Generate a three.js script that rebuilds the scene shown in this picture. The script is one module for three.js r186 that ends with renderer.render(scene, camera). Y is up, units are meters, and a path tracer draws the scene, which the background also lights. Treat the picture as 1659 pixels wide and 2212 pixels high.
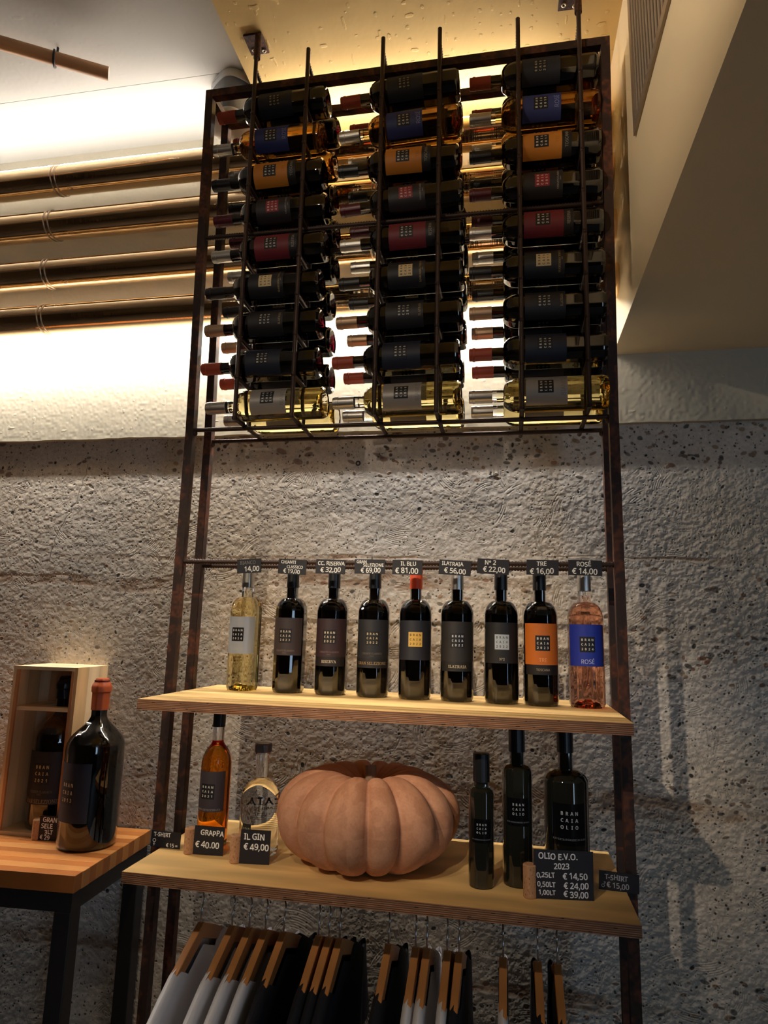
import * as THREE from 'three';
import { RoundedBoxGeometry } from 'three/addons/geometries/RoundedBoxGeometry.js';
import { mergeGeometries, toCreasedNormals } from 'three/addons/utils/BufferGeometryUtils.js';
import { RectAreaLightUniformsLib } from 'three/addons/lights/RectAreaLightUniformsLib.js';

// ------------------------------------------------------------------ camera, lights, exposure
const scene = new THREE.Scene();
const camera = new THREE.PerspectiveCamera(76.05, 1659 / 2212, 0.02, 30);
camera.position.set(0.76384, 1.42315, 1.40857);
camera.rotation.set(0.17896, 0.18896, 0.02655, 'YXZ');
scene.add(camera);
RectAreaLightUniformsLib.init();
const renderer = new THREE.WebGLRenderer({ antialias: true });
renderer.toneMapping = THREE.LinearToneMapping;
renderer.toneMappingExposure = 1.0;
renderer.shadowMap.enabled = true;
renderer.shadowMap.type = THREE.PCFSoftShadowMap;
const LED_COLOR = new THREE.Color().setRGB(1.0, 0.94, 0.86);
const LED_UP = 56, LED_UP_GLOW = 36, LED_DOWN = 260, LED_DOWN_GLOW = 76;
const SPOT_CD = 1, SPOT_COLOR = new THREE.Color().setRGB(1.0, 0.84, 0.66);
const WINDOW_NITS = 3.6, WINDOW_COLOR = new THREE.Color().setRGB(0.55, 0.75, 1.0);
scene.background = new THREE.Color().setRGB(0.45, 0.62, 0.9);
// daylight coming in through the opening in the wall opposite, behind the camera
const daylight = new THREE.RectAreaLight(WINDOW_COLOR, WINDOW_NITS, 0.7, 1.6);
daylight.position.set(2.75, 1.3, 3.79); daylight.rotation.set(0, 0, 0);
daylight.name = 'daylight'; scene.add(daylight);

// ------------------------------------------------------------------ helpers
let seed = 20240611;
const rnd = () => { seed = (seed * 1664525 + 1013904223) >>> 0; return seed / 4294967296; };
const rr = (a, b) => a + (b - a) * rnd();
const taken = new Map();
function numbered(name) { const n = taken.get(name) || 0; taken.set(name, n + 1); return n ? name + '_' + String(n).padStart(3, '0') : name; }
function shade(o) { o.traverse(c => { if (c.isMesh) { c.castShadow = true; c.receiveShadow = true; } }); return o; }
function tag(o, label, category, group) { o.userData.label = label; o.userData.category = category; if (group) o.userData.group = group; return o; }
function thing(name, label, category, pos = [0, 0, 0], turn = 0, group) {
  const o = new THREE.Group(); o.name = numbered(name); o.position.set(...pos); o.rotation.y = turn;
  scene.add(o); return tag(o, label, category, group);
}
function part(name, geo, mat, parent, pos) {
  const m = new THREE.Mesh(geo, mat); m.name = name; if (pos) m.position.set(...pos);
  m.castShadow = m.receiveShadow = true; parent.add(m); return m;
}
function single(name, geo, mat, label, category, group, pos) {
  const m = part(numbered(name), geo, mat, scene, pos); return tag(m, label, category, group);
}
function struct(name, geo, mat, pos, parent = scene) {
  const m = part(name, geo, mat, parent, pos); if (parent === scene) m.userData.kind = 'structure'; return m;
}
function copyOf(o, label, group) {
  const c = o.clone(); c.name = numbered(o.name.replace(/_\d{3}$/, '')); scene.add(c);
  c.userData = { ...o.userData }; if (label) c.userData.label = label; if (group) c.userData.group = group; return c;
}
const box = (w, h, d) => new THREE.BoxGeometry(w, h, d);
function boxAt(x0, x1, y0, y1, z0, z1) { const g = box(x1 - x0, y1 - y0, z1 - z0); g.translate((x0 + x1) / 2, (y0 + y1) / 2, (z0 + z1) / 2); return g; }
function rbox(w, h, d, r = 0.003, s = 2) { return new RoundedBoxGeometry(w, h, d, s, r); }
function lathe(pts, seg = 40) { const g = new THREE.LatheGeometry(pts.map(p => new THREE.Vector2(p[0], p[1])), seg); return toCreasedNormals(g, 0.6); }
function smoothLathe(pts, seg = 40) { return new THREE.LatheGeometry(pts.map(p => new THREE.Vector2(p[0], p[1])), seg); }
function tube(points, r, seg = 24, rad = 8) { return new THREE.TubeGeometry(new THREE.CatmullRomCurve3(points.map(p => new THREE.Vector3(...p))), seg, r, rad, false); }
function hexa(b, t) { // eight corners: bottom ring b, top ring t
  const q = [[b[3], b[2], b[1], b[0]], [t[0], t[1], t[2], t[3]], [b[0], b[1], t[1], t[0]], [b[1], b[2], t[2], t[1]], [b[2], b[3], t[3], t[2]], [b[3], b[0], t[0], t[3]]];
  const p = [], uv = [];
  for (const f of q) for (const i of [0, 1, 2, 0, 2, 3]) { p.push(...f[i]); uv.push(f[i][0] * 2 + f[i][2] * 2, f[i][1] * 2); }
  const g = new THREE.BufferGeometry(); g.setAttribute('position', new THREE.Float32BufferAttribute(p, 3)); g.setAttribute('uv', new THREE.Float32BufferAttribute(uv, 2));
  g.computeVertexNormals(); return g;
}
function metreUV(g, s = 1) { // box mapping in metres
  const gg = g.index ? g.toNonIndexed() : g, p = gg.attributes.position, n = gg.attributes.normal, uv = new Float32Array(p.count * 2);
  for (let i = 0; i < p.count; i++) {
    const ax = Math.abs(n.getX(i)), ay = Math.abs(n.getY(i)), az = Math.abs(n.getZ(i));
    const a = ax > ay && ax > az ? [p.getZ(i), p.getY(i)] : ay > az ? [p.getX(i), p.getZ(i)] : [p.getX(i), p.getY(i)];
    uv[2 * i] = a[0] * s; uv[2 * i + 1] = a[1] * s;
  }
  gg.setAttribute('uv', new THREE.BufferAttribute(uv, 2)); return gg;
}
// value noise
const LAT = new Float32Array(65536); for (let i = 0; i < 65536; i++) LAT[i] = rnd();
function vn(x, y) {
  const xi = Math.floor(x), yi = Math.floor(y); let fx = x - xi, fy = y - yi; fx = fx * fx * (3 - 2 * fx); fy = fy * fy * (3 - 2 * fy);
  const a = LAT[(xi & 255) + ((yi & 255) << 8)], b = LAT[((xi + 1) & 255) + ((yi & 255) << 8)], c = LAT[(xi & 255) + (((yi + 1) & 255) << 8)], d = LAT[((xi + 1) & 255) + (((yi + 1) & 255) << 8)];
  return a + (b - a) * fx + (c - a) * fy + (a - b - c + d) * fx * fy;
}
function fbm(x, y, o) { let s = 0, a = 0.5, t = 0; for (let i = 0; i < o; i++) { s += a * vn(x, y); t += a; x = x * 2.03 + 17.1; y = y * 2.03 + 5.7; a *= 0.5; } return s / t; }
const clamp = (v, a, b) => v < a ? a : v > b ? b : v;
const sstep = (a, b, v) => { const t = clamp((v - a) / (b - a), 0, 1); return t * t * (3 - 2 * t); };
function dataTex(w, h, fill, srgb, wrap = THREE.RepeatWrapping) {
  const d = new Uint8Array(w * h * 4);
  for (let j = 0; j < h; j++) for (let i = 0; i < w; i++) { const c = fill(i, j), k = (j * w + i) * 4; d[k] = clamp(c[0], 0, 255); d[k + 1] = clamp(c[1], 0, 255); d[k + 2] = clamp(c[2], 0, 255); d[k + 3] = 255; }
  const t = new THREE.DataTexture(d, w, h); t.magFilter = THREE.LinearFilter; t.minFilter = THREE.LinearFilter; t.wrapS = t.wrapT = wrap; if (srgb) t.colorSpace = THREE.SRGBColorSpace; t.needsUpdate = true; return t;
}
function canvasTex(w, h, draw) {
  const c = document.createElement('canvas'); c.width = w; c.height = h; draw(c.getContext('2d'), w, h);
  const t = new THREE.CanvasTexture(c); t.colorSpace = THREE.SRGBColorSpace; return t;
}
const std = (o) => new THREE.MeshStandardMaterial(o);
const phy = (o) => new THREE.MeshPhysicalMaterial(o);

// ------------------------------------------------------------------ materials
function concreteMaps() {
  const W = 2048, H = 1464, S = 2048 / 2.8, hgt = new Float32Array(W * H), col = new Float32Array(W * H * 3);
  for (let j = 0; j < H; j++) for (let i = 0; i < W; i++) {
    const x = i / S - 1.1, y = j / S, k = j * W + i;
    const tone = fbm(x * 1.3 + 9, y * 1.6 + 3, 3), mid = fbm(x * 9 + 40, y * 11 + 2, 3), fine = vn(x * 330 + 11, y * 330), gr = vn(x * 150, y * 150 + 90);
    const lump = fbm(x * 55 + 8, y * 70 + 21, 2), lump2 = vn(x * 105 + 3, y * 120 + 64);
    const rough = 0.55 + 0.45 * sstep(0.5, 1.2, x) * sstep(1.9, 1.6, y), smooth = sstep(1.82, 1.9, y + 0.03 * (vn(x * 6, 3) - 0.5));
    hgt[k] = 0.55 + (0.24 * (mid - 0.5) + 0.42 * (lump - 0.5) + 0.26 * (lump2 - 0.5) + 0.18 * (gr - 0.5) + 0.14 * (fine - 0.5)) * rough * (1 - 0.7 * smooth);
    // pour joints: brown uneven seams
    let st = 0;
    for (const [yy, amp, th, ph] of [[1.545, 0.03, 0.016, 0], [1.615, 0.02, 0.007, 40], [1.03, 0.04, 0.018, 80], [0.60, 0.03, 0.014, 120]]) {
      const yc = yy + amp * (fbm(x * 3 + ph, ph, 3) - 0.5) * 2, t = th * (0.2 + 1.6 * vn(x * 4.3 + ph, 7));
      st = Math.max(st, (1 - sstep(t * 0.5, t * 1.4, Math.abs(y - yc))) * sstep(0.35, 0.7, vn(x * 2.7 + ph, 31)) * (0.35 + 0.65 * sstep(0.38, 0.58, fbm(x * 22 + ph, y * 60, 2))));
    }
    hgt[k] -= 0.22 * st * (0.5 + gr);
    let r = 196, g = 185, b = 170;
    const br = 0.80 + 0.34 * tone + 0.16 * (mid - 0.5) + 0.12 * (gr - 0.5) + 0.08 * (fine - 0.5);
    const warm = fbm(x * 2.2 + 70, y * 3.1 + 12, 2) - 0.5;
    r *= br * (1 + 0.07 * warm); g *= br; b *= br * (1 - 0.12 * warm);
    r += (128 - r) * st * 0.6; g += (96 - g) * st * 0.6; b += (70 - b) * st * 0.6;
    col[3 * k] = r; col[3 * k + 1] = g; col[3 * k + 2] = b;
  }
  const spot = (cx, cy, ra, rb, an, dh, f) => {
    const R = Math.ceil(Math.max(ra, rb)) + 1, ca = Math.cos(an), sa = Math.sin(an);
    for (let j = Math.max(0, Math.floor(cy - R)); j <= Math.min(H - 1, cy + R); j++) for (let i = Math.max(0, Math.floor(cx - R)); i <= Math.min(W - 1, cx + R); i++) {
      const u = ((i - cx) * ca + (j - cy) * sa) / ra, v = (-(i - cx) * sa + (j - cy) * ca) / rb, d = u * u + v * v; if (d > 1) continue;
      const m = sstep(1, 0.45, d), k = j * W + i; hgt[k] += dh * m; f(col, 3 * k, m);
    }
  };
  const dark = (q) => (c, k, m) => { for (let e = 0; e < 3; e++) c[k + e] *= 1 - m * q; };
  const tint = (t, q) => (c, k, m) => { for (let e = 0; e < 3; e++) c[k + e] += (t[e] - c[k + e]) * m * q; };
  for (let n = 0; n < 620; n++) { // scraped arcs left by the formwork and the brush
    const cx = rnd() * W, cy = rnd() * 1.86 * S, ph = rr(0, 6.28), R = rr(18, 75), m = 3 + Math.floor(rnd() * 7), sp = rr(2.2, 4.2), span = rr(0.25, 0.75), ox = cx - R * Math.cos(ph), oy = cy - R * Math.sin(ph), am = rr(0.06, 0.2);
    for (let q = 0; q < m; q++) { const r0 = R + q * sp, j = rr(-0.15, 0.15); for (let t = -span / 2; t < span / 2; t += 0.9 / r0) { const w = 1 - Math.abs(t) / span * 1.9; if (w > 0) { spot(ox + r0 * Math.cos(ph + j + t), oy + r0 * Math.sin(ph + j + t), 1.5, 1.5, 0, -am * w * 0.5, (c, k, e) => { for (let u = 0; u < 3; u++) c[k + u] *= 1 - 0.035 * e * w; }); } } }
  }
  for (let n = 0; n < 24000; n++) { const s = Math.pow(rnd(), 3); spot(rnd() * W, rnd() * H, 0.85 + 1.9 * s, 0.75 + 1.2 * s, rr(0, 3.1), -0.4, dark(0.38 + 0.25 * s)); }
  for (let n = 0; n < 170; n++) spot(rnd() * W, rnd() * H, rr(3, 6), rr(2.4, 4.5), rr(0, 3.1), -0.55, dark(0.7));
  const stones = [[118, 82, 62], [92, 74, 62], [105, 100, 90], [70, 66, 62], [140, 112, 86]];
  for (let n = 0; n < 900; n++) { // aggregate showing through, mostly along the pour joints and towards the right
    const x = rnd() < 0.6 ? rr(0.55, 1.0) * W : rnd() * W, yb = [1.54, 1.04, 1.38, 1.9, 0.6][Math.floor(rnd() * 5)];
    spot(x, (yb + rr(-0.07, 0.07)) * S, rr(3, 8.5), rr(2.2, 5), rr(-0.6, 0.6), rr(-0.25, 0.3), tint(stones[Math.floor(rnd() * 5)], 0.75));
  }
  for (let n = 0; n < 26; n++) spot(rnd() * W, rr(1.86, 1.98) * S, rr(6, 16), rr(4, 9), rr(-0.5, 0.5), -0.05, tint([88, 62, 50], 0.55));
  const cr = [[-0.50, 1.90], [-0.53, 1.78], [-0.58, 1.68], [-0.60, 1.60]]; // hairline crack on the left
  for (let s = 0; s < 3; s++) for (let t = 0; t < 1; t += 0.01) { const x = cr[s][0] + (cr[s + 1][0] - cr[s][0]) * t, y = cr[s][1] + (cr[s + 1][1] - cr[s][1]) * t; spot((x + 1.1 + 0.008 * vn(y * 60, 4)) * S, y * S, 1.0, 1.0, 0, -0.14, dark(0.22)); }
  const c = dataTex(W, H, (i, j) => { const k = 3 * (j * W + i); return [col[k], col[k + 1], col[k + 2]]; }, true, THREE.MirroredRepeatWrapping);
  const h = dataTex(W, H, (i, j) => { const v = hgt[j * W + i] * 255; return [v, v, v]; }, false, THREE.MirroredRepeatWrapping);
  return [c, h];
}
const [concreteColor, concreteBump] = concreteMaps();
const mConcrete = std({ map: concreteColor, bumpMap: concreteBump, bumpScale: 0.0055, roughness: 0.92 });
const plasterBump = dataTex(512, 512, (i, j) => { const v = 128 + 90 * (fbm(i / 64, j / 64, 4) - 0.5) + 50 * (vn(i / 5, j / 5) - 0.5) + (vn(i / 9 + 40, j / 9) > 0.93 ? 40 : 0); return [v, v, v]; }, false, THREE.MirroredRepeatWrapping);
const roughBump = dataTex(512, 512, (i, j) => { const v = 128 + 120 * (fbm(i / 30, j / 46, 4) - 0.5) + (vn(i / 7 + 9, j / 11) > 0.86 ? 60 : 0); return [v, v, v]; }, false, THREE.MirroredRepeatWrapping);
const mPlaster = std({ color: new THREE.Color().setRGB(0.49, 0.445, 0.345), bumpMap: plasterBump, bumpScale: 0.003, roughness: 0.85 });
const mWhiteCeil = std({ color: new THREE.Color().setRGB(0.49, 0.475, 0.44), bumpMap: plasterBump, bumpScale: 0.0015, roughness: 0.85 });
const mOchre = std({ color: new THREE.Color().setRGB(0.72, 0.50, 0.19), bumpMap: roughBump, bumpScale: 0.004, roughness: 0.8 });
const mSoffit = std({ color: new THREE.Color().setRGB(0.80, 0.66, 0.43), bumpMap: plasterBump, bumpScale: 0.0008, roughness: 0.42 });
const mRoom = std({ color: new THREE.Color().setRGB(0.16, 0.12, 0.09), roughness: 0.9 });
const mFloor = std({ color: new THREE.Color().setRGB(0.10, 0.08, 0.065), roughness: 0.6 });
const streak = dataTex(64, 1024, (i, j) => { const v = 128 + 70 * (vn(i / 60, j / 3) - 0.5) + 60 * (vn(i / 30, j / 9 + 50) - 0.5); return [v, v, v]; }, false);
const mPipe = std({ color: new THREE.Color().setRGB(0.86, 0.64, 0.40), metalness: 1, roughness: 0.09, bumpMap: streak, bumpScale: 0.0004 });
const mClamp = std({ color: new THREE.Color().setRGB(0.6, 0.5, 0.42), metalness: 1, roughness: 0.3 });
const rustTex = dataTex(512, 512, (i, j) => { const a = fbm(i / 40, j / 40, 4), b = vn(i / 6, j / 6), s = sstep(0.5, 0.62, a); return [50 + 34 * s * (0.5 + b) + 12 * b, 36 + 14 * s * (0.5 + b) + 7 * b, 30 + 5 * s + 6 * b]; }, true);
const mRust = std({ map: rustTex, roughness: 0.62, metalness: 0.35 });
const mRebar = std({ color: new THREE.Color().setRGB(0.055, 0.033, 0.025), roughness: 0.5, metalness: 0.6 });
const mBolt = std({ color: new THREE.Color().setRGB(0.75, 0.68, 0.55), metalness: 1, roughness: 0.3 });
const mSteel = std({ color: new THREE.Color().setRGB(0.045, 0.045, 0.05), roughness: 0.42, metalness: 0.7 });
const mChrome = std({ color: new THREE.Color().setRGB(0.7, 0.72, 0.75), metalness: 1, roughness: 0.18 });
function woodTex(base, spread, w = 512, h = 256, scale = 1) {
  return dataTex(w, h, (i, j) => { const g = fbm(i / 190 * scale, j / 9, 4), l = Math.sin((j / 11 + 5 * fbm(i / 230, j / 60, 2)) * 2.2), q = 1 + spread * (g - 0.5) * 2 + 0.05 * l; return [base[0] * q, base[1] * (q * 1.0), base[2] * (q * 0.98)]; }, true, THREE.MirroredRepeatWrapping);
}
const plyTop = woodTex([226, 186, 122], 0.09, 1024, 256);
const plyEdge = dataTex(512, 128, (i, j) => {
  const layer = Math.floor(j / 128 * 13), f = j / 128 * 13 - layer, odd = layer & 1, n = vn(i / 26, layer * 9 + 3), n2 = vn(i / 4, j / 2);
  let v = odd ? 0.62 : 0.98; v *= 0.85 + 0.25 * n + 0.08 * n2; if (f < 0.16) v *= 0.55; if (odd && vn(i / 22 + layer * 7, 60) > 0.9) v *= 0.35;
  return [176 * v, 122 * v, 84 * v];
}, true);
const mPlyTop = std({ map: plyTop, roughness: 0.5 });
const mPlyEdge = std({ map: plyEdge, roughness: 0.6 });
const paper = (t, r = 0.6) => std({ map: t, roughness: r });

// ------------------------------------------------------------------ the setting
const WALLZ = -0.32, CONZ = -0.338, SX0 = -3.2, SX1 = 3.2, ZB = 3.8;
function concreteUV(g) { const gg = g.toNonIndexed(), p = gg.attributes.position, uv = []; for (let i = 0; i < p.count; i++) uv.push((p.getX(i) + 1.1) / 2.8, p.getY(i) / 2.0); gg.setAttribute('uv', new THREE.Float32BufferAttribute(uv, 2)); return gg; }
const wallBack = new THREE.Group(); wallBack.name = 'wall_back'; wallBack.userData.kind = 'structure'; scene.add(wallBack);
part('concrete_base', concreteUV(boxAt(SX0, SX1, 0, 2.0, CONZ - 0.2, CONZ)), mConcrete, wallBack);
{ // plaster coat: its lower edge is ragged
  const sh = new THREE.Shape(); sh.moveTo(SX0, 3.2); sh.lineTo(SX0, 1.975);
  for (let x = SX0; x < SX1; x += 0.012) sh.lineTo(x, 1.974 + 0.0035 * (fbm(x * 14, 2, 3) - 0.5) * 2 + 0.006 * (fbm(x * 1.1, 9, 2) - 0.5));
  sh.lineTo(SX1, 1.975); sh.lineTo(SX1, 3.2); sh.closePath();
  const g = new THREE.ExtrudeGeometry(sh, { depth: 0.2, bevelEnabled: false }); g.translate(0, 0, WALLZ - 0.2);
  part('plaster_coat', metreUV(g, 1.2), mPlaster, wallBack).userData.label = 'pale plaster above the raw concrete';
}
{ // drilled anchor in the concrete
  const g = new THREE.TorusGeometry(0.0055, 0.0022, 8, 20); part('wall_anchor', g, mSteel, wallBack, [0.352, 1.885, CONZ + 0.001]);
}
const ceiling = new THREE.Group(); ceiling.name = 'ceiling'; ceiling.userData.kind = 'structure'; scene.add(ceiling);
part('plasterboard_panel', metreUV(boxAt(SX0, 0.09, 2.975, 3.075, WALLZ - 0.02, -0.0865), 1.1), mWhiteCeil, ceiling);
part('plasterboard_panel', metreUV(boxAt(SX0, 0.09, 2.975, 3.075, -0.085, ZB), 1.1), mWhiteCeil, ceiling);
part('joint_backing', boxAt(SX0, 0.09, 2.979, 3.07, -0.09, -0.08), mWhiteCeil, ceiling);
part('ochre_plaster', metreUV(boxAt(0.064, 1.05, 2.925, 3.075, WALLZ - 0.02, ZB), 1.3), mOchre, ceiling);
const bulk = new THREE.Group(); bulk.name = 'wall_bulkhead'; bulk.userData.kind = 'structure'; scene.add(bulk);
part('bulkhead_box', metreUV(boxAt(1.045, SX1, 2.164, 3.075, WALLZ - 0.02, ZB), 0.8), mSoffit, bulk);
struct('floor', boxAt(SX0, SX1, -0.15, 0, CONZ - 0.1, ZB), mFloor);
struct('wall_left', boxAt(SX0 - 0.2, SX0, 0, 3.1, CONZ - 0.1, ZB), mRoom);
struct('wall_right', boxAt(SX1, SX1 + 0.2, 0, 3.1, CONZ - 0.1, ZB), mRoom);
{ const wr = new THREE.Group(); wr.name = 'wall_front'; wr.userData.kind = 'structure'; scene.add(wr);
  part('wall_panel', boxAt(SX0 - 0.2, 2.4, 0, 3.1, ZB, ZB + 0.2), mRoom, wr); part('wall_panel', boxAt(3.1, SX1 + 0.2, 0, 3.1, ZB, ZB + 0.2), mRoom, wr);
  part('wall_panel', boxAt(2.4, 3.1, 0, 0.5, ZB, ZB + 0.2), mRoom, wr); part('wall_panel', boxAt(2.4, 3.1, 2.1, 3.1, ZB, ZB + 0.2), mRoom, wr);
  const wn = new THREE.Group(); wn.name = 'window_1'; wn.userData.kind = 'structure'; scene.add(wn);
  part('window_frame', mergeGeometries([boxAt(2.4, 3.1, 0.5, 0.54, ZB + 0.08, ZB + 0.12), boxAt(2.4, 3.1, 2.06, 2.1, ZB + 0.08, ZB + 0.12), boxAt(2.4, 2.44, 0.54, 2.06, ZB + 0.08, ZB + 0.12), boxAt(3.06, 3.1, 0.54, 2.06, ZB + 0.08, ZB + 0.12)]), mSteel, wn);
  part('window_pane', boxAt(2.44, 3.06, 0.54, 2.06, ZB + 0.098, ZB + 0.102), phy({ transmission: 1, roughness: 0, thickness: 0, color: 0xffffff }), wn);
}

// ------------------------------------------------------------------ pipes and their LED strips
const PIPEZ = -0.215, PIPER = 0.0435, PIPEY = [2.792, 2.636, 2.472, 2.321];
const ringX = [-0.612, -0.615, -0.603, -0.595];
PIPEY.forEach((y, i) => {
  const where = ['topmost pipe, just under the ceiling', 'second pipe below the ceiling', 'third pipe below the ceiling', 'lowest pipe, above the glowing plaster'][i];
  const t = thing('metal_pipe', 'shiny copper toned metal pipe along the wall, ' + where, 'pipe', [0, y, PIPEZ]);
  for (const [a, b] of [[-2.4, ringX[i]], [ringX[i], 0.41], [0.41, 1.048]]) { const g = new THREE.CylinderGeometry(PIPER, PIPER, b - a, 56, 1, true); g.rotateZ(Math.PI / 2); g.translate((a + b) / 2, 0, 0); part('pipe_section', g, mPipe, t); }
  for (const x of [ringX[i] - 0.007, ringX[i] + 0.007, 0.405, 0.415]) { const g = new THREE.TorusGeometry(PIPER + 0.0005, 0.0022, 8, 56); g.rotateY(Math.PI / 2); g.translate(x, 0, 0); part('joint_ring', g, mClamp, t); }
  for (const x of [-1.6, 0.14, 0.96]) { const g = new THREE.CylinderGeometry(0.006, 0.006, 0.064, 8); g.rotateX(Math.PI / 2); part('wall_bracket', g, mSteel, t, [x, 0, -0.074]); }
});
function ledStrip(label, y, z, tilt, nits, glow, x0, x1) { // round diffuser tube with a light of its length in front of it
  const t = thing('led_strip', label, 'light strip', [(x0 + x1) / 2, y, z]), n = new THREE.Vector3(0, Math.cos(tilt), Math.sin(tilt));
  const bar = part('housing', box(x1 - x0, 0.003, 0.010), mSteel, t, [0, -0.0065 * n.y, -0.0065 * n.z]); bar.rotation.x = tilt;
  const g = new THREE.CylinderGeometry(0.005, 0.005, x1 - x0, 14); g.rotateZ(Math.PI / 2);
  part('diffuser', g, std({ color: 0x222222, emissive: LED_COLOR, emissiveIntensity: glow }), t);
  const l = new THREE.RectAreaLight(LED_COLOR, nits, x1 - x0, 0.010);
  l.position.copy(n).multiplyScalar(0.0062); l.name = 'led_light'; l.quaternion.setFromUnitVectors(new THREE.Vector3(0, 0, -1), n); t.add(l); return t;
}
ledStrip('long LED strip lying on top of the topmost pipe', PIPEY[0] + PIPER + 0.0085, PIPEZ + 0.002, 0.7, LED_UP, LED_UP_GLOW, -2.3, 0.90);
ledStrip('long LED strip tucked behind the underside of the lowest pipe', PIPEY[3] - 0.010, -0.270, Math.PI - 0.05, LED_DOWN, LED_DOWN_GLOW, -2.3, 0.92);

// ------------------------------------------------------------------ vent grille in the bulkhead
{ const t = thing('vent_grille', 'grey metal vent grille with narrow upright slats in the bulkhead', 'vent', [1.045, 0, 0]);
  const mV = std({ color: new THREE.Color().setRGB(0.34, 0.27, 0.2), roughness: 0.4, metalness: 0.5 });
  const y0 = 2.492, y1 = 2.872, z0 = 0.084, z1 = 0.66, d = 0.006;
  part('frame', mergeGeometries([boxAt(-d, 0, y0, y0 + 0.022, z0, z1), boxAt(-d, 0, y1 - 0.022, y1, z0, z1), boxAt(-d, 0, y0 + 0.022, y1 - 0.022, z0, z0 + 0.022), boxAt(-d, 0, y0 + 0.022, y1 - 0.022, z1 - 0.022, z1)]), mV, t);
  part('backing', boxAt(-0.0015, 0, y0 + 0.02, y1 - 0.02, z0 + 0.02, z1 - 0.02), std({ color: 0x1a1410, roughness: 0.9 }), t);
  const sg = rbox(0.004, y1 - y0 - 0.044, 0.009, 0.0015, 1);
  for (let z = z0 + 0.034; z < z1 - 0.026; z += 0.0235) part('slat', sg, mV, t, [-0.003, (y0 + y1) / 2, z]);
}

// ------------------------------------------------------------------ loudspeaker
{ const t = thing('loudspeaker', 'white rounded loudspeaker with grey grille under the ceiling, behind the rack', 'speaker', [-0.006, 2.838, -0.146]);
  const prof = (a, s) => { const c = Math.cos(a), q = Math.sin(a), n = 3.2, r = s / Math.pow(Math.pow(Math.abs(c), n) + Math.pow(Math.abs(q), n), 1 / n); return new THREE.Vector2(r * c, r * q); };
  const solid = (s, h, y) => { const sh = new THREE.Shape(); for (let k = 0; k < 72; k++) { const p = prof(k / 72 * Math.PI * 2, s); k ? sh.lineTo(p.x, p.y) : sh.moveTo(p.x, p.y); } sh.closePath(); const g = new THREE.ExtrudeGeometry(sh, { depth: h, bevelEnabled: true, bevelSize: 0.002, bevelThickness: 0.002, bevelSegments: 2 }); g.rotateX(-Math.PI / 2); g.translate(0, y, 0); return toCreasedNormals(g, 0.7); };
  const mW = std({ color: new THREE.Color().setRGB(0.72, 0.72, 0.72), roughness: 0.45 }), mG = std({ color: new THREE.Color().setRGB(0.22, 0.23, 0.25), roughness: 0.45, metalness: 0.3 });
  part('grille', solid(0.0615, 0.098, 0.014), mG, t).userData.label = 'grey metal mesh';
  part('top_cap', solid(0.0635, 0.022, 0.114), mW, t); part('base_cap', solid(0.0635, 0.01, 0.002), mW, t);
  const lt = canvasTex(256, 64, (c, w, h) => { c.fillStyle = '#d6d6d6'; c.fillRect(0, 0, w, h); c.fillStyle = '#5a5a5a'; c.font = 'bold 44px sans-serif'; c.textAlign = 'center'; c.textBaseline = 'middle'; c.fillText('S O N O S', w / 2, h / 2); });
  const lg = new THREE.PlaneGeometry(0.036, 0.009); part('logo', lg, paper(lt, 0.5), t, [-0.004, 0.126, 0.0662]);
  part('wall_arm', boxAt(-0.02, 0.02, 0.05, 0.09, -0.18, -0.05), mW, t);
  t.rotation.y = -0.62;
  t.children[t.children.length - 1].rotation.y = 0.62;
}

// ------------------------------------------------------------------ wooden pole hung from the ceiling
{ const t = thing('wooden_pole', 'pale round wooden pole with sawn white end hung under the ceiling', 'pole', [0, 0, 0]);
  const A = new THREE.Vector3(-0.312, 2.92, 0.013), B = new THREE.Vector3(-1.9, 2.92, 0.960), d = B.clone().sub(A), L = d.length(); d.normalize();
  const wt = woodTex([196, 150, 112], 0.12, 512, 128), mat = std({ map: wt, roughness: 0.6 });
  const g = new THREE.CylinderGeometry(0.0175, 0.0175, L, 28, 1, false); const rod = part('rod', g, [mat, std({ color: new THREE.Color().setRGB(0.8, 0.74, 0.66), roughness: 0.7 }), mat], t, A.clone().add(B).multiplyScalar(0.5).toArray());
  rod.quaternion.setFromUnitVectors(new THREE.Vector3(0, 1, 0), A.clone().sub(B).normalize());
  for (const s of [0.135, 1.1]) { const p = A.clone().addScaledVector(d, s), n = new THREE.Vector3(-d.z, 0, d.x);
    const pts = []; pts.push([p.x + n.x * 0.021, 2.9735, p.z + n.z * 0.021]); for (let k = 0; k <= 8; k++) { const a = k / 8 * Math.PI * 1.15; pts.push([p.x + n.x * 0.021 * Math.cos(a), p.y - 0.021 * Math.sin(a), p.z + n.z * 0.021 * Math.cos(a)]); }
    part('hook', tube(pts, 0.0032, 40, 8), mSteel, t); }
}

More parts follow.
